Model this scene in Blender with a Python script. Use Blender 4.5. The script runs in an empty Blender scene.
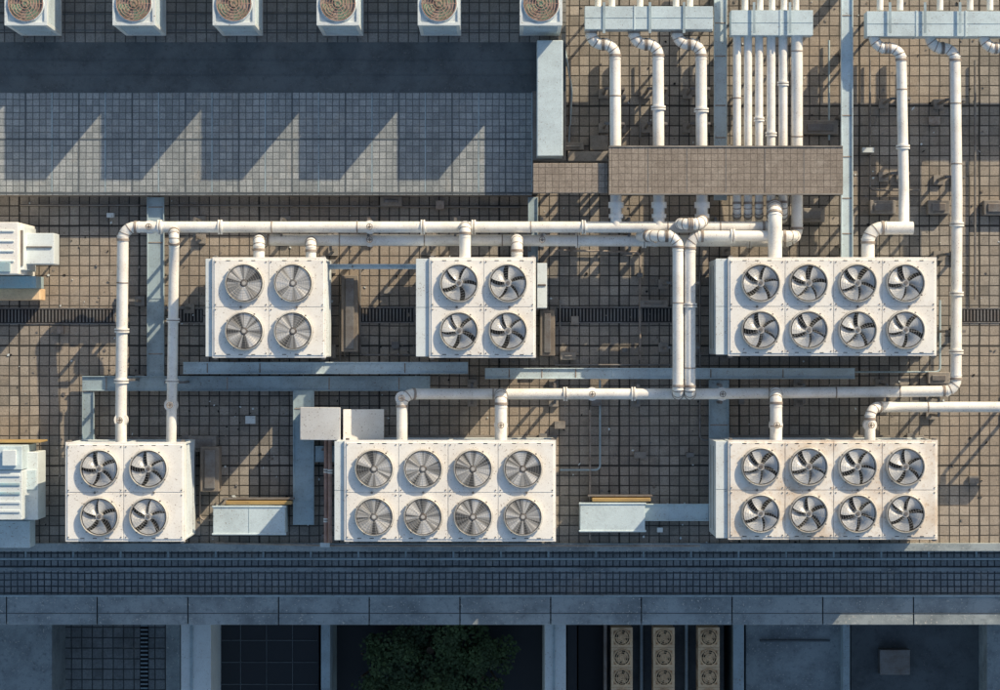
import bpy, math, random
from mathutils import Vector, Matrix
random.seed(7)
S=40.0; H=60.0
def X(px,z=0): return (px-500)/S*(H-z)/H
def Y(py,z=0): return (345-py)/S*(H-z)/H
def W(px,py,z): return Vector((X(px,z),Y(py,z),z))
scene=bpy.context.scene
# ------------------------------------------------------------ materials
def nodes(name):
    m=bpy.data.materials.new(name); m.use_nodes=True
    nt=m.node_tree; b=nt.nodes['Principled BSDF']
    return m,nt,b
def N(nt,t,**k):
    n=nt.nodes.new(t)
    for a,v in k.items(): setattr(n,a,v)
    return n
def coords(nt,world=True):
    if world:
        return N(nt,'ShaderNodeNewGeometry').outputs['Position']
    return N(nt,'ShaderNodeTexCoord').outputs['Object']
def noise(nt,co,scale,detail=6,rough=.6,stretch=None):
    n=N(nt,'ShaderNodeTexNoise'); n.inputs['Scale'].default_value=scale
    n.inputs['Detail'].default_value=detail; n.inputs['Roughness'].default_value=rough
    if stretch:
        mp=N(nt,'ShaderNodeMapping'); mp.inputs['Scale'].default_value=stretch
        nt.links.new(co,mp.inputs['Vector']); co=mp.outputs[0]
    nt.links.new(co,n.inputs['Vector']); return n.outputs['Fac']
def ramp(nt,f,a,b,c=0,d=1):
    r=N(nt,'ShaderNodeMapRange'); r.inputs['From Min'].default_value=a; r.inputs['From Max'].default_value=b
    r.inputs['To Min'].default_value=c; r.inputs['To Max'].default_value=d
    nt.links.new(f,r.inputs['Value']); return r.outputs[0]
def mix(nt,f,a,b,mode='MIX'):
    m=N(nt,'ShaderNodeMix'); m.data_type='RGBA'; m.blend_type=mode
    for sock,v in ((m.inputs[0],f),(m.inputs[6],a),(m.inputs[7],b)):
        if isinstance(v,(int,float)): sock.default_value=v
        elif isinstance(v,tuple): sock.default_value=(v[0],v[1],v[2],1)
        else: nt.links.new(v,sock)
    return m.outputs[2]
def math_(nt,op,a,b=0):
    m=N(nt,'ShaderNodeMath',operation=op)
    for i,v in enumerate((a,b)):
        if isinstance(v,(int,float)): m.inputs[i].default_value=v
        else: nt.links.new(v,m.inputs[i])
    return m.outputs[0]
def scale_col(nt,c,f):
    v=N(nt,'ShaderNodeVectorMath',operation='SCALE'); nt.links.new(c,v.inputs[0]); nt.links.new(f,v.inputs['Scale']); return v.outputs[0]
def bump(nt,b,h,s,d=.01):
    bp=N(nt,'ShaderNodeBump'); bp.inputs['Strength'].default_value=s; bp.inputs['Distance'].default_value=d
    nt.links.new(h,bp.inputs['Height']); nt.links.new(bp.outputs[0],b.inputs['Normal'])
def worn(name,base,dirt,rough=.5,metal=0,amount=.6,sc=1.0,spots=(.16,.09,.05),spotamt=.8,fine=.13):
    m,nt,b=nodes(name); co=coords(nt)
    n1=noise(nt,co,1.3*sc,8,.65); n2=noise(nt,co,9*sc,5,.7); n3=noise(nt,co,24*sc,3,.6)
    f=math_(nt,'MULTIPLY',ramp(nt,n1,.42,.72),amount)
    c=mix(nt,f,base,dirt)
    f2=math_(nt,'MULTIPLY',ramp(nt,n2,.54,.72),amount*.8)
    c=mix(nt,f2,c,dirt)
    f3=math_(nt,'MULTIPLY',ramp(nt,n3,.62,.69),spotamt)
    f3=math_(nt,'MULTIPLY',f3,ramp(nt,n1,.38,.56))
    c=mix(nt,f3,c,spots)
    c=scale_col(nt,c,ramp(nt,noise(nt,co,55,2,.7),.25,.75,1-fine,1+fine))
    nt.links.new(c,b.inputs['Base Color']); b.inputs['Roughness'].default_value=rough; b.inputs['Metallic'].default_value=metal
    bump(nt,b,n2,.2,.01)
    return m
def tiles(name,c1,c2,mortar,pitch=.25,ms=.022,stain=(.05,.045,.04),row=None,stainamt=.6,off=0.0,patch=None,rough=.85,joint=None):
    m,nt,b=nodes(name); co=coords(nt)
    bt=N(nt,'ShaderNodeTexBrick'); bt.offset=off; bt.squash=1
    bt.inputs['Color1'].default_value=(*c1,1); bt.inputs['Color2'].default_value=(*c2,1); bt.inputs['Mortar'].default_value=(*mortar,1)
    bt.inputs['Scale'].default_value=1; bt.inputs['Brick Width'].default_value=pitch; bt.inputs['Row Height'].default_value=row or pitch
    bt.inputs['Mortar Size'].default_value=ms; bt.inputs['Mortar Smooth'].default_value=.3; bt.inputs['Bias'].default_value=0
    wob=N(nt,'ShaderNodeTexNoise'); wob.inputs['Scale'].default_value=1.1; nt.links.new(co,wob.inputs['Vector'])
    va=N(nt,'ShaderNodeVectorMath',operation='SCALE'); nt.links.new(wob.outputs['Color'],va.inputs[0]); va.inputs['Scale'].default_value=.035
    vb=N(nt,'ShaderNodeVectorMath',operation='ADD'); nt.links.new(co,vb.inputs[0]); nt.links.new(va.outputs[0],vb.inputs[1])
    nt.links.new(vb.outputs[0],bt.inputs['Vector'])
    c=bt.outputs['Color']
    n1=noise(nt,co,.55,8,.65); n2=noise(nt,co,3.5,8,.75); n3=noise(nt,co,28,3,.7); n4=noise(nt,co,1.4,8,.7)
    if patch:
        c=mix(nt,math_(nt,'MULTIPLY',ramp(nt,noise(nt,co,.23,4,.6),.45,.6),.6),c,patch)
        c=mix(nt,math_(nt,'MULTIPLY',bt.outputs['Fac'],.85),c,mortar)
    c=mix(nt,math_(nt,'MULTIPLY',ramp(nt,n1,.45,.75),stainamt),c,stain)
    c=mix(nt,math_(nt,'MULTIPLY',ramp(nt,n2,.5,.76),stainamt),c,stain)
    c=mix(nt,math_(nt,'MULTIPLY',ramp(nt,n4,.56,.72),.35),c,(.45,.42,.38))
    if joint:
        b2=N(nt,'ShaderNodeTexBrick'); b2.offset=0; b2.inputs['Scale'].default_value=1
        b2.inputs['Brick Width'].default_value=joint; b2.inputs['Row Height'].default_value=joint; b2.inputs['Mortar Size'].default_value=.028
        nt.links.new(vb.outputs[0],b2.inputs['Vector'])
        c=mix(nt,math_(nt,'MULTIPLY',b2.outputs['Fac'],.8),c,(.03,.03,.03))
    c=scale_col(nt,c,ramp(nt,n3,.25,.75,.62,1.40))
    nt.links.new(c,b.inputs['Base Color']); b.inputs['Roughness'].default_value=rough
    h=math_(nt,'SUBTRACT',math_(nt,'MULTIPLY',n3,.4),bt.outputs['Fac'])
    bump(nt,b,h,.6,.012)
    return m
M={}
M['white']=worn('unit_paint',(.92,.92,.90),(.66,.60,.53),.5,amount=.42,fine=.07)
M['rustwhite']=worn('unit_paint_rusty',(.90,.88,.84),(.54,.39,.25),.5,amount=.75,sc=.8,spots=(.28,.15,.07),fine=.08)
M['panel']=worn('side_panel',(.72,.80,.84),(.45,.46,.46),.45,amount=.35,fine=.08)
M['pipe']=worn('pipe_lagging',(.90,.90,.88),(.52,.46,.40),.35,amount=.42,sc=1.5,fine=.08)
M['joint']=worn('pipe_joint',(.38,.34,.31),(.16,.11,.08),.5,amount=.8,sc=3)
M['tray']=worn('galvanised_tray',(.40,.52,.59),(.18,.22,.25),.55,metal=.05,amount=.65)
M['traylight']=worn('painted_duct',(.60,.73,.80),(.31,.37,.41),.5,amount=.5)
M['steel']=worn('steel_bracket',(.24,.24,.24),(.13,.09,.07),.5,metal=.4,amount=.7,sc=2)
M['wire']=worn('guard_wire',(.42,.43,.44),(.25,.24,.23),.4,metal=.3,amount=.5,spotamt=.1)
M['dark']=worn('shade_black',(.006,.007,.009),(.014,.014,.014),.7,amount=.5,spotamt=0)  # near-black fill; the shade of fan wells and drain slots is in its colour
M['coil']=worn('coil_fins',(.05,.055,.06),(.02,.02,.02),.5,metal=.5,amount=.5)
M['blade']=worn('fan_blade',(.68,.70,.72),(.42,.41,.40),.35,metal=.15,amount=.35,spotamt=.1)
M['hub']=worn('fan_hub',(.62,.62,.61),(.32,.28,.24),.45,metal=.2,spotamt=.3)
M['concrete']=worn('concrete',(.31,.29,.27),(.14,.13,.12),.85,amount=.8)
M['board']=worn('weathered_board',(.25,.22,.19),(.13,.11,.095),.85,amount=.8)
M['coping']=worn('coping_slab',(.33,.39,.43),(.13,.16,.185),.75,amount=1,sc=.8,spots=(.70,.68,.64),spotamt=.85)  # pale spots: stain blotches, and sun flecks put into the colour
M['membrane']=worn('roof_membrane',(.12,.145,.165),(.055,.068,.08),.8,amount=.9,spots=(.3,.29,.28),spotamt=.4)
M['yellow']=worn('yellow_paint',(.44,.31,.13),(.30,.20,.10),.6,amount=.8)
M['sun_tinted']=worn('sun_tinted_casing',(.90,.66,.42),(.50,.31,.17),.5,amount=.6,sc=2)  # warm sunlight on the lower condensers is mixed into this casing colour
M['green']=worn('green_fan',(.24,.38,.28),(.42,.22,.18),.5,amount=.8,sc=3)
M['rust']=worn('rusty_grille',(.50,.32,.27),(.24,.14,.10),.6,amount=.8,sc=3)
M['blue']=worn('blue_sheet',(.28,.47,.56),(.45,.47,.47),.5,amount=.7)
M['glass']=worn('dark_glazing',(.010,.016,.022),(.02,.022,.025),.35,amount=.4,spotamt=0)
M['bark']=worn('bark',(.10,.075,.05),(.05,.04,.03),.9)
M['wall']=worn('facade_render',(.30,.30,.30),(.18,.17,.16),.8)
M['floor']=tiles('roof_tiles',(.235,.22,.20),(.40,.37,.335),(.045,.045,.045),.25,.017,stain=(.095,.09,.083),patch=(.42,.345,.275),stainamt=.5,joint=3.0)
M['floor_cool']=tiles('deck_tiles',(.22,.23,.235),(.29,.295,.295),(.09,.095,.10),.25,.018,stainamt=.5)
M['deck']=tiles('walkway_panels',(.27,.305,.33),(.40,.435,.46),(.115,.135,.15),.165,.012,stain=(.15,.175,.19),stainamt=.55)
M['gutter']=tiles('parapet_walk_tiles',(.24,.28,.31),(.33,.37,.40),(.05,.065,.08),.17,.02,stain=(.11,.135,.155),stainamt=.6)
M['bridge']=tiles('bridge_slabs',(.27,.235,.205),(.33,.29,.255),(.13,.11,.095),.16,.008,row=.16,stainamt=.6,stain=(.16,.135,.115))
M['lowtiles']=tiles('court_paving',(.24,.27,.29),(.33,.36,.38),(.09,.10,.11),.3,.02,stainamt=.5)
def spin_mat():
    m,nt,b=nodes('spinning_fan'); co=coords(nt,False)
    sx=N(nt,'ShaderNodeSeparateXYZ'); nt.links.new(co,sx.inputs[0])
    ang=math_(nt,'ARCTAN2',sx.outputs[1],sx.outputs[0])
    cx=N(nt,'ShaderNodeCombineXYZ')
    nt.links.new(math_(nt,'SINE',ang),cx.inputs[0]); nt.links.new(math_(nt,'COSINE',ang),cx.inputs[1])
    oi=N(nt,'ShaderNodeObjectInfo'); nt.links.new(math_(nt,'MULTIPLY',oi.outputs['Random'],30),cx.inputs[2])
    n=noise(nt,cx.outputs[0],1.6,5,.7)
    five=math_(nt,'SINE',math_(nt,'MULTIPLY',ang,5))
    f=math_(nt,'ADD',ramp(nt,n,.42,.58),math_(nt,'MULTIPLY',five,.25))
    c=mix(nt,f,(.09,.09,.09),(.88,.87,.85))  # blurred blades plus bright and dark sheen wedges, painted into the colour
    nt.links.new(c,b.inputs['Base Color']); b.inputs['Metallic'].default_value=.3; b.inputs['Roughness'].default_value=.4
    b.inputs['Anisotropic'].default_value=.85
    tg=N(nt,'ShaderNodeTangent'); tg.direction_type='RADIAL'; tg.axis='Z'; nt.links.new(tg.outputs[0],b.inputs['Tangent'])
    return m
M['spin']=spin_mat()
def leaf_mat():
    m,nt,b=nodes('leaves'); co=coords(nt)
    n=noise(nt,co,1.2,4,.6)
    nt.links.new(mix(nt,ramp(nt,n,.35,.65),(.02,.045,.016),(.06,.11,.035)),b.inputs['Base Color']); b.inputs['Roughness'].default_value=.7
    return m
M['leaf']=leaf_mat()
# ------------------------------------------------------------ mesh builder
class MB:
    def __init__(s): s.v=[];s.f=[];s.m=[];s.s=[];s.mats=[]
    def mi(s,k):
        if k not in s.mats: s.mats.append(k)
        return s.mats.index(k)
    def add(s,vs,fs,k,smooth=False):
        o=len(s.v); s.v+= [tuple(v) for v in vs]; i=s.mi(k)
        for f in fs: s.f.append([o+j for j in f]); s.m.append(i); s.s.append(smooth)
    def box(s,x0,x1,y0,y1,z0,z1,k):
        if x0>x1:x0,x1=x1,x0
        if y0>y1:y0,y1=y1,y0
        v=[(x0,y0,z0),(x1,y0,z0),(x1,y1,z0),(x0,y1,z0),(x0,y0,z1),(x1,y0,z1),(x1,y1,z1),(x0,y1,z1)]
        s.add(v,[(3,2,1,0),(4,5,6,7),(0,1,5,4),(1,2,6,5),(2,3,7,6),(3,0,4,7)],k)
    def boxp(s,a,b,c,d,z0,z1,k): s.box(X(a,z1),X(b,z1),Y(c,z1),Y(d,z1),z0,z1,k)
    def cyl(s,cx,cy,z0,z1,r0,k,r1=None,n=28,cap=True):
        r1=r0 if r1 is None else r1
        vs=[]; 
        for i in range(n):
            a=2*math.pi*i/n; vs.append((cx+r0*math.cos(a),cy+r0*math.sin(a),z0))
        for i in range(n):
            a=2*math.pi*i/n; vs.append((cx+r1*math.cos(a),cy+r1*math.sin(a),z1))
        s.add(vs,[(i,(i+1)%n,n+(i+1)%n,n+i) for i in range(n)],k,True)
        if cap: s.add(vs[n:],[list(range(n))],k); s.add(vs[:n],[list(range(n))[::-1]],k)
    def ring(s,cx,cy,prof,k,n=40):
        vs=[];q=len(prof)
        for i in range(n):
            a=2*math.pi*i/n
            for r,z in prof: vs.append((cx+r*math.cos(a),cy+r*math.sin(a),z))
        fs=[]
        for i in range(n):
            j=(i+1)%n
            for p in range(q):
                p2=(p+1)%q
                fs.append((i*q+p,j*q+p,j*q+p2,i*q+p2))
        s.add(vs,fs,k,True)
    def sweep(s,pts,r,k,n=14,cap=True):
        rings=[];t0=(pts[1]-pts[0]).normalized()
        up=Vector((0,0,1)) if abs(t0.z)<.9 else Vector((1,0,0))
        nrm=(up-t0*up.dot(t0)).normalized()
        for i,p in enumerate(pts):
            if i==0:t=t0
            elif i==len(pts)-1:t=(pts[i]-pts[i-1]).normalized()
            else:t=((pts[i+1]-pts[i]).normalized()+(pts[i]-pts[i-1]).normalized()).normalized()
            nrm=(nrm-t*nrm.dot(t)).normalized(); bn=t.cross(nrm)
            rings.append([p+nrm*r*math.cos(2*math.pi*j/n)+bn*r*math.sin(2*math.pi*j/n) for j in range(n)])
        vs=[v for R in rings for v in R]
        fs=[(i*n+j,i*n+(j+1)%n,(i+1)*n+(j+1)%n,(i+1)*n+j) for i in range(len(rings)-1) for j in range(n)]
        s.add(vs,fs,k,True)
        if cap:
            s.add(rings[0],[list(range(n))[::-1]],k); s.add(rings[-1],[list(range(n))],k)
    def pipe(s,pts,r,k='pipe',bend=None,collars=True,n=14,step=1.9,jk='joint'):
        bend=bend or r*2.2
        pts=[Vector(p) for p in pts]; path=[pts[0]]; col=[]
        for i in range(1,len(pts)-1):
            a=(pts[i-1]-pts[i]);b=(pts[i+1]-pts[i]); d=min(bend,a.length*.48,b.length*.48)
            A=pts[i]+a.normalized()*d; B=pts[i]+b.normalized()*d
            big=a.normalized().dot(b.normalized())>-.7
            if big: col+=[(A,-a.normalized()),(B,b.normalized())]
            for q in range(7):
                t=q/6; w=.75
                den=(1-t)**2+2*w*t*(1-t)+t*t
                path.append((A*(1-t)**2+pts[i]*2*w*t*(1-t)+B*t*t)/den)
                if collars and big and q in(2,4):
                    pp=path[-1]; dd=(path[-1]-path[-2]).normalized(); s.sweep([pp-dd*.012,pp+dd*.012],r*1.04,jk,n)
        path.append(pts[-1]); s.sweep(path,r,k,n)
        if collars:
            for c,d in col:
                s.sweep([c-d*.03,c+d*.03],r*1.12,jk,n)
                s.sweep([c+d*.07,c+d*.10],r*1.06,'pipe',n)
            for i in range(len(pts)-1):
                d=pts[i+1]-pts[i]; L=d.length; d.normalize(); c=step*(.4+.5*random.random())
                while c<L-.5:
                    p=pts[i]+d*c
                    if random.random()<.4:
                        s.sweep([p-d*.05,p-d*.012],r*1.3,'pipe',n); s.sweep([p+d*.012,p+d*.05],r*1.3,'pipe',n); s.sweep([p-d*.015,p+d*.015],r*1.1,jk,n)
                    else: s.sweep([p-d*.015,p+d*.015],r*1.06,jk,n)
                    c+=step*(.6+.5*random.random())
    def support(s,x,y,z,w,ax,r):
        if ax=='x':
            s.box(x-w,x+w,y-.03,y+.03,z-r-.07,z-r-.005,'steel')
            for q in(-1,1): s.box(x+q*w-.03,x+q*w+.03,y-.03,y+.03,.1,z-r-.07,'steel'); s.box(x+q*w-.12,x+q*w+.12,y-.12,y+.12,.005,.1,'concrete')
        else:
            s.box(x-.03,x+.03,y-w,y+w,z-r-.07,z-r-.005,'steel')
            for q in(-1,1): s.box(x-.03,x+.03,y+q*w-.03,y+q*w+.03,.1,z-r-.07,'steel'); s.box(x-.12,x+.12,y+q*w-.12,y+q*w+.12,.005,.1,'concrete')
    def mesh(s,name):
        me=bpy.data.meshes.new(name); me.from_pydata(s.v,[],s.f)
        for k in s.mats: me.materials.append(M[k])
        me.polygons.foreach_set('material_index',s.m); me.polygons.foreach_set('use_smooth',s.s); me.update(); return me
    def build(s,name,parent=None,bevel=0,loc=None):
        o=bpy.data.objects.new(name,s.mesh(name)); scene.collection.objects.link(o)
        if bevel:
            b=o.modifiers.new('bevel','BEVEL'); b.width=bevel; b.segments=2; b.limit_method='ANGLE'; b.angle_limit=math.radians(50)
        if parent: o.parent=parent
        if loc: o.location=loc
        return o
def empty(name,loc=(0,0,0)):
    e=bpy.data.objects.new(name,None); e.location=loc; scene.collection.objects.link(e); return e
def inst(name,me,parent,loc,rot=0):
    o=bpy.data.objects.new(name,me); scene.collection.objects.link(o); o.parent=parent; o.location=loc; o.rotation_euler=(0,0,rot); return o
# ------------------------------------------------------------ ground & building
GZ=-9.0
g=MB(); g.add([(-400,-400,GZ),(400,-400,GZ),(400,400,GZ),(-400,400,GZ)],[(0,1,2,3)],'concrete'); g.build('ground')
bld=empty('rooftop_building')
yE=Y(551,0)
yC=Y(625,-.85)
yC0=Y(597,-.85)
b=MB(); b.box(-24,24,yE,20,-8.9,-.004,'wall')
b.box(-24,24,yC+.1,yE,-8.9,-1.0,'wall')
for i in range(-23,23,2):
    for zz in(-8.2,-4.9): b.box(i+.1,i+1.5,yC+.02,yC+.12,zz,zz+1.9,'glass')
b.build('walls',bld)
b=MB(); b.add([(-24,yE,0),(24,yE,0),(24,20,0),(-24,20,0)],[(0,1,2,3)],'floor'); b.build('roof_floor',bld)
b=MB(); b.add([(-24,yC,-.99),(24,yC,-.99),(24,yE,-.99),(-24,yE,-.99)],[(0,1,2,3)],'gutter'); b.build('parapet_walk',bld)
b=MB(); x=-24
while x<24:
    L=2.3; b.box(x,x+L-.03,yC,yC0,-1.0,-.85+random.uniform(-.004,.004),'coping'); x+=L
b.box(-24,24,yC0+.003,yC0+.05,-1.0,-.80,'tray')
b.box(-24,24,yC+.28,yC+.30,-.86,-.838,'membrane')
b.build('coping',bld,.015)
b=MB(); b.box(-24,24,yE,yE+.2,-.9,.13,'coping'); b.box(-24,24,yE-.28,yE-.22,-.62,-.56,'tray'); b.box(-24,24,yE-.6,yE-.5,-.985,-.95,'coping')
x=-24
while x<24: b.box(x,x+.05,yE-.25,yE,-.62,-.57,'tray'); x+=1.2
b.build('roof_kerb',bld,.012)
DZ=.6
b=MB(); b.box(-24,X(532,DZ),Y(195,DZ),20,.004,DZ,'concrete'); b.box(X(532,DZ),X(566,DZ),Y(160,DZ),20,.004,DZ-.002,'concrete')
b.build('upper_deck',bld)
def sheet(name,px0,px1,py0,py1,z,k,xl=None,yt=None):
    q=MB(); x0=xl if xl is not None else X(px0,z); y1=yt if yt is not None else Y(py0,z)
    q.add([(x0,Y(py1,z),z),(X(px1,z),Y(py1,z),z),(X(px1,z),y1,z),(x0,y1,z)],[(0,1,2,3)],k); return q.build(name,bld)
sheet('deck_tiles',0,566,0,42,DZ+.004,'floor_cool',-24,20)
sheet('deck_membrane',0,566,42,91,DZ+.004,'membrane',-24)
sheet('deck_panels',0,532,91,195,DZ+.004,'deck',-24)
b=MB()
for p in(91.5,139,193): b.box(-24,X(532,DZ),Y(p,DZ)-.022,Y(p,DZ)+.022,DZ,DZ+.012,'membrane')
x=X(532,DZ); i=0
while x>-24: b.box(x-.014,x+.014,Y(192,DZ),Y(92,DZ),DZ,DZ+.010,'membrane' if i%2 else 'tray'); x-=.66; i+=1
for p in(14,30,60,75): b.box(-24,X(535,DZ),Y(p,DZ)-.01,Y(p,DZ)+.01,DZ,DZ+.012,'membrane')
b.build('deck_seams',bld)
# ------------------------------------------------------------ fans
R=.445
def fan_mesh():
    q=MB()
    for i in range(5):
        a0=2*math.pi*i/5+.1*math.sin(i*5); n=6;mr=6; vs=[]
        for r_ in range(mr+1):
            t=r_/mr; r=.09+t*(R-.035-.09)
            span=math.radians(34+16*t); skew=math.radians(-13*t*t)
            for j in range(n+1):
                u=j/n; a=a0+skew+(u-.5)*span*1.25
                z=.055+.085*(u-.5)*(1.1-.4*t)*1.3+.012*math.sin(u*math.pi)
                vs.append((r*math.cos(a),r*math.sin(a),z))
        fs=[(r_*(n+1)+j,(r_+1)*(n+1)+j,(r_+1)*(n+1)+j+1,r_*(n+1)+j+1) for r_ in range(mr) for j in range(n)]
        q.add(vs,fs,'blade',True)
    q.cyl(0,0,.01,.10,.10,'hub',.085); q.cyl(0,0,.10,.115,.05,'steel',.045)
    return q.mesh('fan_blades')
def spin_mesh():
    q=MB(); n=64; prof=[(.09,.10),(.2,.098),(R-.03,.09)]
    vs=[(r*math.cos(2*math.pi*i/n),r*math.sin(2*math.pi*i/n),z) for r,z in prof for i in range(n)]
    q.add(vs,[(k*n+i,(k+1)*n+i,(k+1)*n+(i+1)%n,k*n+(i+1)%n) for k in range(2) for i in range(n)],'spin',True)
    q.cyl(0,0,.09,.118,.09,'steel',.07); q.cyl(0,0,.118,.122,.045,'hub')
    return q.mesh('spinning_blades')
def shroud_mesh():
    q=MB()
    q.ring(0,0,[(R+.035,0),(R+.008,.12),(R-.004,.125),(R-.012,.01)],'hub',48)
    q.cyl(0,0,.0005,.006,R,'dark',n=48)  # flat black disc painted in place of a deep shaded well
    for rr in(.13,.19,.25,.31,.37,.42):
        q.ring(0,0,[(rr-.0025,.127),(rr+.0025,.127),(rr+.0025,.132),(rr-.0025,.132)],'wire',36)
    for i in range(10):
        a=2*math.pi*i/10+.2; c,s_=math.cos(a),math.sin(a)
        q.sweep([Vector((.1*c,.1*s_,.135)),Vector((R*c,R*s_,.13))],.003,'wire',4)
    for i in range(4):
        a=math.pi/4+i*math.pi/2; c,s_=math.cos(a),math.sin(a); q.box(c*(R+.03)-.015,c*(R+.03)+.015,s_*(R+.03)-.015,s_*(R+.03)+.015,.03,.11,'steel')
    return q.mesh('fan_shroud')
FM,SM,SH=fan_mesh(),spin_mesh(),shroud_mesh()
ZT=2.4
def hvac(a,b_,c,d,fx,fy,spin=False,ctrl=0,paint='white',mats='white'):
    e=empty('rooftop_chiller_unit'); x0,x1,y1,y0=X(a,ZT),X(b_,ZT),Y(c,ZT),Y(d,ZT)
    q=MB()
    q.box(x0+.05,x1-.05,y0+.05,y1-.05,.3,ZT-.38,'coil')
    z=.55
    while z<ZT-.4:
        q.box(x0+.03,x1-.03,y0+.03,y1-.03,z,z+.02,'panel'); z+=.09
    q.box(x0,x1,y0,y1,ZT-.40,ZT-.06,paint)
    q.box(x0-.02,x1+.02,y0-.02,y1+.02,ZT-.06,ZT-.022,paint)
    q.box(x0,x1,y0,y1,.22,.5,'panel')
    n=len(fx)
    for i in range(n+1):
        xx=x0+(x1-x0)*i/n; 
        for yy in(y0,y1):
            w=.05; q.box(max(x0,xx-w),min(x1,xx+w),max(y0,yy-.04) if yy==y0 else yy-.05,yy+.05 if yy==y0 else yy,.5,ZT-.4,'panel')
    q.box(x0-.004,x0+.06,y0+.003,y1-.003,.5,ZT-.4,'panel')
    q.box(x0-.02,x0-.004,(y0+y1)/2-.01,(y0+y1)/2+.01,.5,ZT-.42,'steel')
    for xx in(x0+.15,x1-.35):
        q.box(xx,xx+.2,y0-.1,y1+.1,.08,.22,'steel')
    q.box(x0-.1,x1+.1,y0-.05,y0+.3,.004,.08,'concrete'); q.box(x0-.1,x1+.1,y1-.3,y1+.05,.004,.08,'concrete')
    xs=[x0]+[ (X(fx[i],ZT)+X(fx[i+1],ZT))/2 for i in range(n-1)]+[x1]
    ym=(Y(fy[0],ZT+.1)+Y(fy[1],ZT+.1))/2
    ys=[(ym,y1-.03),(y0+.03,ym)]
    for i in range(n):
        for yy in ys:
            q.box(xs[i]+(.03 if i==0 else .009),xs[i+1]-(.03 if i==n-1 else .009),yy[0]+.009,yy[1]-.009,ZT-.022,ZT+random.uniform(-.002,.002),paint)
            for sx_ in(xs[i]+.06,xs[i+1]-.06):
                for sy in(yy[0]+.06,yy[1]-.06): q.cyl(sx_,sy,ZT,ZT+.014,.017,'steel',n=6)
        cx=(xs[i]+xs[i+1])/2
        for k_ in(-.3,0,.3):
            q.box(cx+k_-.05,cx+k_+.05,y0+.05,y0+.068,ZT-.01,ZT+.006,'coil'); q.box(cx+k_-.05,cx+k_+.05,y1-.068,y1-.05,ZT-.01,ZT+.006,'coil')
        q.cyl(cx,ym,ZT-.01,ZT+.03,.03,'steel',n=8)
    for xx in(x0+.05,x1-.05):
        for yy in(y0-.03,y1+.03): q.box(xx-.04,xx+.04,yy-.03,yy+.03,ZT-.3,ZT-.04,'steel')
    if ctrl:
        q.box(x0-ctrl,x0-.024,y0+.02,y1-.02,.35,ZT-.12,'panel'); q.box(x0-ctrl-.01,x0-.024,y0+.01,(y0+y1)/2-.006,ZT-.12,ZT-.09,'panel'); q.box(x0-ctrl-.01,x0-.024,(y0+y1)/2+.006,y1-.01,ZT-.12,ZT-.09,'panel')
        for zz in(.9,1.6): q.box(x0-ctrl-.012,x0-ctrl,y0+.15,y1-.15,zz,zz+.02,'steel')
    q.build('casing',e,.008)
    k=0
    for xx in fx:
        for yy in fy:
            k+=1; p=(X(xx,ZT+.1),Y(yy,ZT+.1),ZT)
            inst('fan_shroud_%d'%k,SH,e,p,random.random()*.3)
            inst('fan_%d'%k,SM if spin else FM,e,p,random.random()*6.28)
    return e
hvac(213,325,258,357,(244,293),(283,331),True,.18)
hvac(430,535,258,357,(459,508),(283,331),False,.33)
hvac(729,936,258,355,(761,809,858,906),(283,330),False,.30)
hvac(66,184,443,541,(99,148),(469,517))
hvac(345,555,441,541,(374,423,473,523),(469,517),True,.25)
hvac(729,937,441,539,(761,809,858,906),(467,514),False,.30,'rustwhite')
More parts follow.
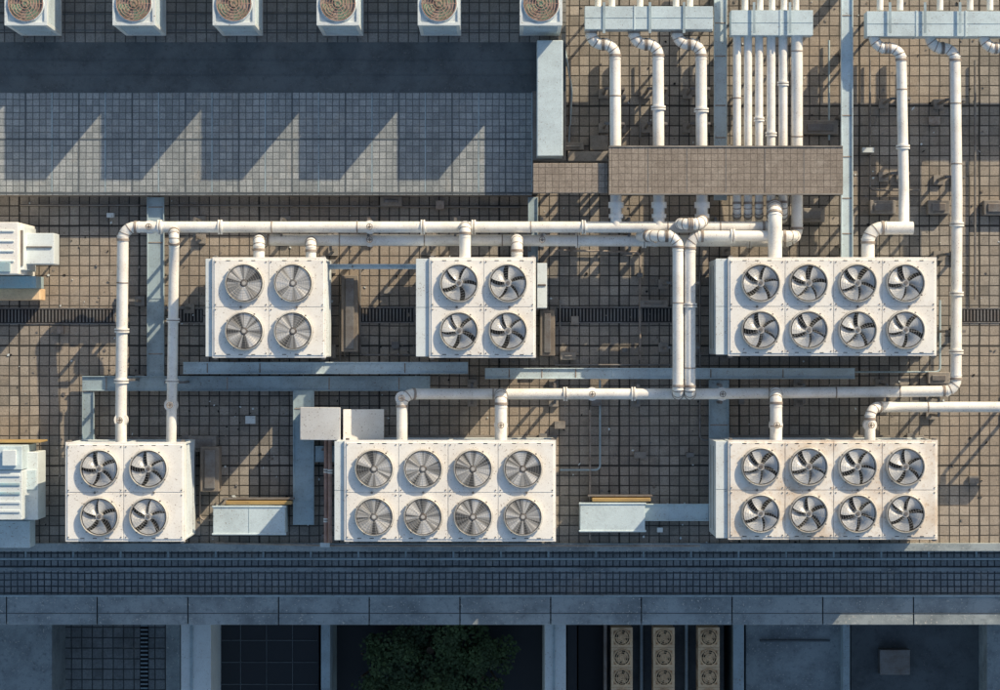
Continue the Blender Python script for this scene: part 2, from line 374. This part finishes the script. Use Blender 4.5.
# ------------------------------------------------------------ small condensers
def condenser(cx,cy,zb,w,dp,h,kcase,kgr,kfan,fan=True):
    e=empty('air_conditioner_condenser',(cx,cy,zb)); q=MB(); W2,D2=w/2,dp/2
    q.box(-W2+.02,W2-.02,-D2+.02,D2-.02,.1,h-.03,'coil')
    q.box(-W2,W2,-D2,D2,h-.2,h-.012,kcase); q.box(-W2,W2,-D2,D2,.08,.22,kcase)
    for sx in(-1,1):
        for sy in(-1,1): q.box(sx*W2-sx*.09,sx*W2,sy*D2-sy*.09,sy*D2,.22,h-.2,kcase)
    z=.28
    while z<h-.24: q.box(-W2+.005,W2-.005,-D2+.005,D2-.005,z,z+.03,kcase if kcase=='sun_tinted' else 'traylight'); z+=.1
    for sx in(-1,1): q.box(sx*W2*.8-.05,sx*W2*.8+.05,-D2-.05,D2+.05,0.006,.08,'steel')
    r=min(W2,D2)*.86
    q.box(-W2-.01,W2+.01,D2-.07,D2+.01,h-.012,h+.03,kcase);q.box(-W2-.01,W2+.01,-D2-.01,-D2+.07,h-.012,h+.03,kcase)
    q.box(-W2-.01,-W2+.06,-D2+.07,D2-.07,h-.012,h+.03,kcase);q.box(W2-.06,W2+.01,-D2+.07,D2-.07,h-.012,h+.03,kcase)
    q.ring(0,0,[(r+.02,h-.012),(r+.01,h+.06),(r-.01,h+.06),(r-.01,h-.008)],kcase,32)
    q.cyl(0,0,h-.011,h-.004,r-.012,'dark' if kcase=='sun_tinted' else 'joint',n=32)
    for i in range(4):
        a0=i*math.pi/2+.5; vs=[];
        for t in range(4):
            rr=.08+(r-.12)*t/3
            for u in(-.5,0,.5): vs.append((rr*math.cos(a0+u),rr*math.sin(a0+u),h+.02+.04*u))
        q.add(vs,[(t*3+j,(t+1)*3+j,(t+1)*3+j+1,t*3+j+1) for t in range(3) for j in range(2)],kfan,True)
    q.cyl(0,0,h,h+.06,.085,kfan)
    ng=6 if w>.8 else 4
    for i in range(1,ng+1):
        rr=r*i/(ng+.3); zz=h+.06+.05*(1-(i/(ng+.3))**2); q.ring(0,0,[(rr-.008,zz),(rr+.008,zz),(rr+.008,zz+.012),(rr-.008,zz+.012)],kgr,28)
    for i in range(6):
        a=i*math.pi/3; c,s_=math.cos(a),math.sin(a); q.sweep([Vector((.04*c,.04*s_,h+.12)),Vector((r*.6*c,r*.6*s_,h+.10)),Vector((r*c,r*s_,h+.065))],.008,kgr,4)
    q.build('casing',e,.006)
hc=2.05; zt=DZ+hc
for px in(-78,26,134,234,338,439,541):
    for r_ in range(3):  # rear rows are out of view, added to shape the deck's shadow wedges
        dpt=1.02; condenser(X(px,zt),Y(25,zt)+dpt/2+r_*1.10,DZ+.006,1.0,dpt,hc,'panel','rust','green')
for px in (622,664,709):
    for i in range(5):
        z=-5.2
        condenser(X(px,z),Y(634+i*20,z)-.1,GZ+2.8,.56,.52,.95,'sun_tinted','sun_tinted','sun_tinted')
# ------------------------------------------------------------ pipes
def newpipe(name,parts,sup=()):
    q=MB()
    for pts,r in parts: q.pipe(pts,r)
    for s_ in sup: q.support(*s_)
    return q.build(name)
Z1,Z2,Z3,Z4=1.5,1.22,1.5,1.35
def sups(axis,fixed,a,b,z,r,step=2.3,w=.22):
    out=[]
    n=max(1,int(abs(b-a)/step))
    for i in range(n+1):
        t=a+(b-a)*(i+.5)/(n+1)
        out.append((t,fixed,z,w,'y',r) if axis=='x' else (fixed,t,z,w,'x',r))
    return out
newpipe('water_pipe',[([W(121,455,1.3),W(121,412,1.3),W(123,227,Z1),W(774,227,Z1),W(774,205,Z1)],.14),
  ([W(174,228,Z1+.0),W(174,236,Z1+.30),W(174,262,Z1),W(171,455,Z1-.1)],.125)],
  sups('x',Y(227,Z1),X(150,Z1),X(760,Z1),Z1,.14)+sups('y',X(122,Z1),Y(260,Z1),Y(420,Z1),1.4,.14)+sups('y',X(173,Z1),Y(270,Z1),Y(420,Z1),1.4,.12))
newpipe('water_pipe',[([W(259,270,1.7),W(259,240,1.7),W(259,240,Z2),W(300,240,Z2),W(797,241,Z2),W(797,185,Z2),W(797,30,1.5)],.14),
  ([W(311,270,1.6),W(311,243,1.6),W(311,241,Z2)],.13)],
  sups('x',Y(240,Z2),X(280,Z2),X(780,Z2),Z2,.13,2.6))
newpipe('branch_pipe',[([W(465,227,Z1),W(465,227,1.95),W(465,240,1.95),W(465,270,1.95)],.14)])
newpipe('branch_pipe',[([W(517,240,Z2),W(517,240,1.75),W(517,270,1.75)],.14)])
newpipe('branch_pipe',[([W(775,203,1.1),W(775,208,1.75),W(775,220,1.9),W(775,270,1.9)],.17)])
newpipe('water_pipe',[([W(640,236,1.3),W(655,236,1.8),W(678,236,1.8),W(678,394,1.8),W(678,394,1.4)],.135)])
newpipe('water_pipe',[([W(795,236,1.25),W(795,236,1.78),W(690,236,1.78),W(690,394,1.78),W(690,394,1.4)],.135)],sups('y',X(684,1.8),Y(250,1.8),Y(380,1.8),1.8,.135,2,.38))
newpipe('branch_pipe',[([W(681,224,1.5),W(681,224,1.9),W(702,224,1.9),W(702,214,1.2)],.14)])
newpipe('water_pipe',[([W(402,455,1.6),W(402,394,1.6),W(430,394,Z4),W(700,394,Z4),W(956,391,Z4),W(957,200,Z4),W(955,48,Z4),W(930,48,Z4),W(930,20,Z4)],.135),
  ([W(501,394,Z4),W(501,396,1.75),W(501,412,1.75),W(501,455,1.75)],.15)],
  sups('x',Y(394,Z4),X(430,Z4),X(930,Z4),Z4,.135)+sups('y',X(957,Z4),Y(60,Z4),Y(370,Z4),Z4,.135))
newpipe('branch_pipe',[([W(776,394,Z4),W(776,394,1.8),W(776,455,1.8)],.15)])
newpipe('water_pipe',[([W(870,455,1.7),W(870,407,1.7),W(890,407,1.3),W(1060,407,1.3)],.13)],sups('x',Y(407,1.3),X(900,1.3),X(1060,1.3),1.3,.13))
newpipe('water_pipe',[([W(868,272,1.9),W(868,228,1.9),W(903,228,1.9),W(913,228,1.9)],.16),([W(904,228,1.8),W(904,200,Z3),W(901,48,Z3),W(874,48,Z3),W(874,20,Z3)],.13)],
  sups('y',X(902,Z3),Y(60,Z3),Y(210,Z3),Z3,.13))
newpipe('water_pipe',[([W(1012,200,Z3),W(1012,48,Z3),W(984,48,Z3),W(984,20,Z3)],.13)])
for px in(615,658,701):
    x0=px-24
    newpipe('water_pipe',[([W(x0,20,Z3),W(x0,44,Z3),W(px,44,Z3),W(px+1,226,Z3)],.14),([W(px+1,202,Z3),W(px+1,208,Z3)],.19),([W(px+1,214,Z3),W(px+1,218,Z3)],.18)],sups('y',X(px,Z3),Y(70,Z3),Y(140,Z3),Z3,.13,3))
q=MB()
for px,r in((737,.10),(748,.10),(759,.10),(771,.11),(783,.11)):
    q.pipe([W(px,25,1.4),W(px,212,1.4),W(px,219,.9)],r,step=3.5)
q.build('pipe_bundle')
def duct(name,a,b_,c,d,z0,z1,k='traylight',seam=1.2,leg=True):
    q=MB(); q.boxp(a,b_,c,d,z0,z1,k)
    x0,x1,y1,y0=X(a,z1),X(b_,z1),Y(c,z1),Y(d,z1)
    if x1-x0>y1-y0:
        t=x0+seam
        while t<x1-.2: q.box(t-.02,t+.02,y0-.015,y1+.015,z0-.01,z1+.015,k); t+=seam
        q.box(x0,x1,(y0+y1)/2-.006,(y0+y1)/2+.006,z1,z1+.008,'tray')
    else:
        t=y0+seam
        while t<y1-.2: q.box(x0-.015,x1+.015,t-.02,t+.02,z0-.01,z1+.015,k); t+=seam
    if leg and z0>.3:
        for xx in(x0+.15,x1-.2):
            for yy in(y0+.03,y1-.08): q.box(xx,xx+.05,yy,yy+.05,.005,z0,'steel')
    return q.build(name,None,.02)
duct('header_duct',585,713,6,29,1.25,1.75)
duct('header_duct',731,813,10,35,1.25,1.7)
duct('header_duct',867,1120,11,36,1.2,1.7)
duct('ventilation_duct',537,563,40,156,DZ+.1,1.5,seam=2.8)
q=MB()
for px in(598,612,640,676,690,745,760,772,784,796,880,900,940,970,990):
    q.pipe([W(px,-30,1.35),W(px,10,1.35)],.08,collars=False)
for px in(604,650,684,754,790,890,925,960):
    q.box(X(px,1.76)-.03,X(px,1.76)+.03,Y(33,1.76),Y(2,1.76),1.76,1.78,'tray')
q.build('conduit_bundle')
def tray(name,segs,k='tray',z=.32,h=.10):
    q=MB()
    for i,(a,b_,c,d) in enumerate(segs):
        zz=z+i*.006; x0,x1,y1,y0=X(a,zz),X(b_,zz),Y(c,zz),Y(d,zz)
        q.box(x0,x1,y0,y1,zz-h,zz-.03,k)
        if x1-x0>y1-y0:
            for yy in(y0,y1-.025): q.box(x0,x1,yy,yy+.025,zz-.03,zz+.02,k)
            t=x0+.6
            while t<x1: q.box(t-.015,t+.015,y0+.03,y1-.03,zz-.03,zz-.018,'joint' if random.random()<.4 else k); t+=random.uniform(.7,1.4)
            t=x0+.4
            while t<x1: q.box(t,t+.06,y0+.02,y1-.02,.005,zz-h,'steel'); t+=1.6
        else:
            for xx in(x0,x1-.025): q.box(xx,xx+.025,y0,y1,zz-.03,zz+.02,k)
            t=y0+.6
            while t<y1: q.box(x0+.03,x1-.03,t-.015,t+.015,zz-.03,zz-.018,'joint' if random.random()<.4 else k); t+=random.uniform(.7,1.4)
            t=y0+.3
            while t<y1: q.box(x0+.02,x1-.02,t,t+.06,.005,zz-h,'steel'); t+=1.6
    q.build(name,None,.006)
tray('cable_tray',[(147,164,197,378),(82,430,376,391),(82,94,392,442)])
tray('cable_tray',[(183,468,362,374)],'traylight',.62)
tray('cable_tray',[(485,855,368,379)],'traylight',.4)
tray('cable_tray',[(293,314,391,525),(315,336,446,462)],'tray',.36)
tray('cable_tray',[(709,729,380,505)],'tray',.3)
tray('cable_tray',[(645,709,504,521)],'traylight',.34)
tray('cable_tray',[(714,727,-60,200)],'traylight',.9)
tray('cable_tray',[(841,853,-60,258)],'traylight',1.1)
tray('cable_tray',[(328,416,264,269)],'traylight',1.0,.08)
tray('cable_tray',[(528,538,197,262)],'tray',.5)
q=MB(); q.boxp(609,843,147,193,1.85,1.98,'bridge')
for a in(612,728,838):
    for c in(150,188): x_,y_=X(a,1.9),Y(c,1.9); q.box(x_-.05,x_+.05,y_-.05,y_+.05,.005,1.85,'steel')
q.boxp(609,843,145.5,147,1.83,2.0,'concrete'); q.boxp(609,843,193,194.5,1.83,2.0,'concrete')
for i in range(1,6): xx=X(609+i*39,1.98); q.box(xx-.01,xx+.01,Y(192,1.98),Y(148,1.98),1.98,1.984,'steel')
q.build('pipe_crossing_bridge',None,.01)
q=MB(); q.boxp(533,608,163,193,1.65,1.8,'bridge')
for a in(537,602):
    for c in(167,188): x_,y_=X(a,1.2),Y(c,1.2); q.box(x_-.05,x_+.05,y_-.05,y_+.05,.005,1.65,'steel')
q.boxp(568,640,151,161,.004,.3,'concrete'); q.boxp(590,608,135,150,.004,.18,'concrete'); q.build('access_step',None,.015)
def sleeper(a,b_,c,d,h=.25,k='concrete'):
    q=MB(); q.boxp(a,b_,c,d,.004,h,k); q.boxp(a+4,b_-4,c+3,d-3,h,h+.04,'steel'); q.build('concrete_sleeper' if k=='concrete' else 'timber_crate',None,.02)
for t in((870,896,200,214),(928,950,200,214),(984,1030,200,215),(797,825,208,222),(803,838,120,134),(188,216,436,452),(928,950,372,384),(380,402,196,206),(560,584,142,150),(640,668,300,307),(560,576,352,360)): sleeper(*t)
sleeper(341,358,275,352,.5,'board'); sleeper(540,555,310,356,.4,'board'); sleeper(200,219,447,492,.6,'board')
q=MB(); q.boxp(537,547,263,308,.3,1.5,'panel'); q.boxp(538,546,284,286,1.5,1.53,'steel'); q.box(X(540),X(544),Y(290),Y(280),.005,.3,'steel'); q.build('control_box',None,.012)
q=MB()
for k_,px in enumerate((326,330)): q.pipe([W(px,440,.5+k_*.1),W(px,543,.5+k_*.1)],.05,k='rust',jk='steel')
for c in(450,500,535): q.box(X(323),X(333),Y(c),Y(c)+.05,.005,.45,'steel')
q.build('rusty_conduit')
def drain(a,b_,c,d):
    q=MB(); x0,x1,y1,y0=X(a),X(b_),Y(c),Y(d); q.box(x0,x1,y0,y1,.002,.006,'dark')
    q.box(x0,x1,y1,y1+.03,.002,.02,'steel');q.box(x0,x1,y0-.03,y0,.002,.02,'steel'); x=x0
    while x<x1: q.box(x,x+.035,y0+.02,y1-.02,.006,.018,'steel'); x+=.085
    q.build('drain_grating')
drain(-60,115,309,323); drain(359,414,308,322); drain(556,672,308,322); drain(180,203,309,322); drain(960,1080,309,322)
# ------------------------------------------------------------ boxes
def cabinet(name,a,b_,c,d,z1,seams=1,k='panel',back=None):
    q=MB(); q.boxp(a,b_,c,d,.12,z1,k); x0,x1,y1,y0=X(a,z1),X(b_,z1),Y(c,z1),Y(d,z1)
    for i in range(seams):
        xx=x0+(x1-x0)*(i+1)/(seams+1); q.box(xx-.012,xx+.012,y0-.006,y1+.006,.14,z1+.01,'tray')
    q.box(x0-.03,x1+.03,y1-.02,y1+.03,z1-.05,z1+.02,k);q.box(x0-.03,x1+.03,y0-.03,y0+.02,z1-.05,z1+.02,k)
    for xx in(x0+.05,x1-.15): q.box(xx,xx+.1,y0-.05,y1+.05,.005,.12,'steel')
    if back:
        q.box(x0+.3,x1+.15,y1+.05,y1+.14,.3,z1-.1,back); q.box(x0+.3,x0+.36,y1+.05,y1+.14,.005,.3,'steel'); q.box(x1,x1+.06,y1+.05,y1+.14,.005,.3,'steel')
        q.box(x0+.2,x1+.2,y1+.16,y1+.2,.3,z1-.2,'steel'); q.box(x0+.2,x0+.24,y1+.16,y1+.2,.005,.3,'steel')
    q.build(name,None,.015)
cabinet('switchgear_cabinet',213,285,507,534,.9,1,'traylight',back='yellow')
cabinet('switchgear_cabinet',580,645,504,531,.9,0,'traylight',back='yellow')
def hood(a,b_,c,d,flip):
    q=MB(); z1=1.15; x0,x1,y1,y0=X(a,z1),X(b_,z1),Y(c,z1),Y(d,z1)
    q.box(x0,x1,y0,y1,.2,z1-.25,'panel')
    za,zb=(z1-.25,z1+.05) if flip else (z1+.05,z1-.22)
    v=[(x0-.04,y0-.08,za),(x1+.04,y0-.08,zb),(x1+.04,y1+.04,zb),(x0-.04,y1+.04,za)]
    v+=[(p[0],p[1],p[2]+.04) for p in v]
    q.add(v,[(3,2,1,0),(4,5,6,7),(0,1,5,4),(1,2,6,5),(2,3,7,6),(3,0,4,7)],'white')
    for xx in(x0,x1-.06):
        for yy in(y0,y1-.06): q.box(xx,xx+.06,yy,yy+.06,.005,.2,'steel')
    q.build('exhaust_hood',None,.01)
hood(301,339,409,437,True); hood(345,382,411,439,False)
q=MB(); q.boxp(-70,18,222,274,.2,2.3,'white'); q.boxp(18.6,24,226,270,.5,2.0,'panel'); q.boxp(24.5,54,233,264,1.0,1.7,'panel')
q.boxp(-60,36,276,288,.3,1.3,'blue'); q.boxp(-60,40,288.5,300,.1,.8,'sun_tinted')
for a in(30,48): x_,y_=X(a,1),Y(258,1); q.box(x_,x_+.05,y_,y_+.05,.005,1.0,'steel')
for i in range(4): q.boxp(-40,14,230+i*10,232+i*10,2.3,2.33,'panel')
q.boxp(-60,10,262,272,2.3,2.38,'blue'); q.boxp(20,23,230,266,2.0,2.03,'steel'); q.boxp(26,52,246,248,1.7,1.74,'steel'); q.build('air_handler',None,.015)
q=MB(); q.boxp(-70,22,446,470,.2,2.0,'traylight'); q.boxp(-70,22,470.5,520,.2,1.95,'panel'); q.boxp(22.5,38,452,520,.3,1.3,'panel'); q.boxp(-60,30,521,548,.2,.9,'traylight'); q.boxp(-60,40,441,443,.2,1.2,'yellow')
for i in range(5): q.boxp(-20,20,474+i*9,477+i*9,1.95,1.98,'blue' if i in(1,2) else 'panel')
q.boxp(2,16,450,466,2.0,2.1,'panel'); q.boxp(25,36,470,490,1.3,1.36,'traylight')
q.build('air_handler',None,.015)
q=MB()
for pts in ([(340,372),(340,300),(352,300),(352,275)],[(560,300),(560,330)],[(200,470),(200,520),(213,520)],[(555,365),(700,365)],[(360,268),(360,355),(416,355)],[(345,357),(345,330)],[(600,380),(600,470),(560,470)],[(855,372),(940,372),(940,300)],[(570,60),(570,140)],[(829,40),(829,140)],[(215,543),(340,546),(700,546)],[(560,20),(572,90),(568,160)],[(700,270),(700,440),(735,440)],[(20,205),(140,205)],[(170,205),(520,207)],[(555,250),(640,252),(640,360)],[(590,410),(590,540)],[(640,60),(640,140)],[(870,60),(870,190),(920,190)],[(975,60),(975,300)]):
    q.pipe([W(a,c,.12) for a,c in pts],.028,k=random.choice(['joint','tray','steel']),collars=False,n=6,bend=.12)
for a,c in((352,300),(560,425),(640,275),(395,345),(596,402),(690,455),(325,545),(826,180),(60,330),(742,400),(975,480),(575,320),(625,350),(250,420),(388,290),(110,215),(440,205),(640,455),(660,530),(868,150),(935,120)):
    x_,y_=X(a,.2),Y(c,.2); sx,sy=random.uniform(.06,.15),random.uniform(.05,.12); q.box(x_-sx,x_+sx,y_-sy,y_+sy,.005,random.uniform(.08,.3),random.choice(['steel','concrete','panel','joint']))
q.build('electrical_conduit')
q=MB()
for _ in range(900):
    x_=random.uniform(-12.6,12.6); y_=random.uniform(Y(545),Y(200)) if x_<1.7 else random.uniform(Y(545),Y(0)); s_=random.uniform(.012,.045)*(1.6 if random.random()<.08 else 1); a=random.random()*3.14; c,n_=math.cos(a)*s_,math.sin(a)*s_; el=random.uniform(.3,1)
    v=[(x_-c,y_-n_),(x_+n_*el,y_-c*el),(x_+c,y_+n_),(x_-n_*el,y_+c*el)]; h=random.uniform(.01,.03)
    q.add([(p[0],p[1],.004) for p in v]+[(p[0],p[1],h) for p in v],[(4,5,6,7),(0,1,5,4),(1,2,6,5),(2,3,7,6),(3,0,4,7)],random.choice(['steel','concrete','board','panel','dark']))
q.build('roof_debris')
def valve(px,py,z):
    q=MB(); p=W(px,py,z); q.cyl(p.x,p.y,z,z+.22,.03,'steel',n=8)
    q.ring(p.x,p.y,[(.06,z+.22),(.08,z+.22),(.08,z+.245),(.06,z+.245)],'joint',16); q.box(p.x-.06,p.x+.06,p.y-.01,p.y+.01,z+.225,z+.24,'joint'); q.box(p.x-.01,p.x+.01,p.y-.06,p.y+.06,z+.225,z+.24,'joint')
    q.cyl(p.x,p.y,z-.16,z+.05,.165,'pipe',n=16)
    q.build('pipe_valve')
for t in((150,227,1.5),(370,227,1.5),(370,240,1.22),(542,240,1.22),(655,240,1.22),(121,420,1.35),(171,405,1.45),(402,398,1.6),(501,425,1.75),(776,425,1.8),(870,425,1.7),(592,394,1.35),(722,394,1.35)): valve(*t)
# ------------------------------------------------------------ lower level
lz=GZ+2.8
low=empty('lower_annex_building'); q=MB()
def lb(a,b_,z0,z1,k,py0=600,py1=760): q.boxp(a,b_,py0,py1,z0,z1,k)
lb(-200,52,GZ+.01,-6.9,'coping'); lb(166,180,GZ+.01,-6.6,'coping'); lb(181,211,GZ+.01,-4.5,'panel'); lb(545,566,GZ+.01,-4.8,'panel')
lb(214,319,GZ+.01,-6.8,'glass'); lb(321,330,GZ+.01,-6.2,'tray'); lb(605,724,GZ+.01,lz,'membrane'); lb(733,744,GZ+.01,-5.6,'tray')
lb(746,841,GZ+.01,-6.4,'coping'); lb(843,850,GZ+.01,-5.9,'tray'); lb(851,984,GZ+.01,-6.6,'membrane'); lb(987,1200,GZ+.01,-5.5,'coping'); lb(567,577,GZ+.01,-6,'glass')
lb(578,604,GZ+.01,-7.5,'glass')
for i in range(4): q.boxp(216,318,640+i*22,641+i*22,-6.8,-6.77,'membrane')
for i in range(3): q.boxp(240+i*26,241+i*26,600,760,-6.8,-6.76,'membrane')
q.boxp(760,830,640,642,-6.4,-6.34,'membrane'); q.boxp(190,193,600,760,-4.5,-4.46,'tray'); q.boxp(553,555,600,760,-4.8,-4.75,'tray')
q.boxp(880,910,650,675,-6.6,-6.2,'steel')
lb(640,643,lz,lz+.3,'tray');lb(685,688,lz,lz+.3,'tray'); lb(604,607,lz,lz+.5,'joint')
q.build('blocks',low,.02)
q=MB(); z=GZ+.02; q.add([(X(53,z),Y(590,z),z),(X(166,z),Y(590,z),z),(X(166,z),Y(800,z),z),(X(53,z),Y(800,z),z)],[(3,2,1,0)],'lowtiles'); q.build('courtyard_paving')
q=MB(); x0=X(140,z); q.box(x0,x0+.25,Y(800,z),Y(590,z),z+.004,z+.01,'dark')
yy=Y(760,z)
while yy<Y(600,z): q.box(x0+.02,x0+.23,yy,yy+.04,z+.01,z+.03,'tray'); yy+=.12
q.build('drain_grating')
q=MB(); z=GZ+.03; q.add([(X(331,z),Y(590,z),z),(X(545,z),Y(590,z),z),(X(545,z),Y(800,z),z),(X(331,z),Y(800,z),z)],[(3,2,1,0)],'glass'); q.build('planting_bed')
def tree(px,py,h,cr):
    p=W(px,py,GZ+h*.8); e=empty('tree',(p.x,p.y,GZ)); q=MB(); q.sweep([Vector((0,0,0)),Vector((.05,.03,h*.4)),Vector((0,.1,h*.75))],.11,'bark',8)
    for i in range(7):
        a=i*.9; q.sweep([Vector((0,.03,h*.4)),Vector((cr*.5*math.cos(a),cr*.5*math.sin(a),h*.65)),Vector((cr*.8*math.cos(a),cr*.8*math.sin(a),h*.8))],.035,'bark',5)
    q.build('trunk',e); q=MB(); vs=[];fs=[]
    cl=[(Vector((random.gauss(0,cr*.45),random.gauss(0,cr*.45),h*.78+random.gauss(0,h*.1))),random.uniform(.2,.45)) for _ in range(24)]
    for c,rr in cl:
        for _ in range(130):
            d=Vector((random.gauss(0,1),random.gauss(0,1),random.gauss(0,.8))).normalized()*rr*random.random()**.4
            n1=Vector((random.gauss(0,1),random.gauss(0,1),random.gauss(0,.6))).normalized(); n2=n1.cross(Vector((0,0,1)) if abs(n1.z)<.9 else Vector((1,0,0))).normalized(); s_=random.uniform(.035,.07)
            o=len(vs); cc=c+d; vs+=[cc-n1*s_,cc+n2*s_*.6,cc+n1*s_,cc-n2*s_*.6]; fs.append((o,o+1,o+2,o+3))
    q.add(vs,fs,'leaf'); q.build('crown',e)
for t in((385,665,3.0,.9),(430,655,3.4,1.0),(480,660,3.2,.9),(410,705,3,1.0),(465,700,3,1)): tree(*t)
# ------------------------------------------------------------ light & camera
EL=math.radians(24); az=Vector((.646,.763))
sun=bpy.data.lights.new('sun','SUN'); sun.energy=5; sun.angle=math.radians(.5); sun.color=(1,.82,.57)
so=bpy.data.objects.new('sun',sun); scene.collection.objects.link(so)
d=Vector((-az.x*math.cos(EL),-az.y*math.cos(EL),-math.sin(EL))); so.rotation_euler=d.to_track_quat('-Z','Y').to_euler(); so.location=(20,20,20)
w=bpy.data.worlds.new('World'); scene.world=w; w.use_nodes=True; nt=w.node_tree
sk=nt.nodes.new('ShaderNodeTexSky'); sk.sky_type='NISHITA'; sk.sun_disc=False; sk.sun_elevation=EL; sk.sun_rotation=math.atan2(az.x,az.y)
sk.dust_density=1.6; sk.air_density=1.3
nt.links.new(sk.outputs[0],nt.nodes['Background'].inputs['Color']); nt.nodes['Background'].inputs['Strength'].default_value=.13
cam=bpy.data.cameras.new('camera'); co=bpy.data.objects.new('camera',cam); scene.collection.objects.link(co); co.location=(0,0,H); cam.sensor_width=36; cam.lens=36*H/25; cam.clip_end=1000
scene.camera=co
scene.view_settings.view_transform='Standard'; scene.view_settings.look='None'; scene.view_settings.exposure=0
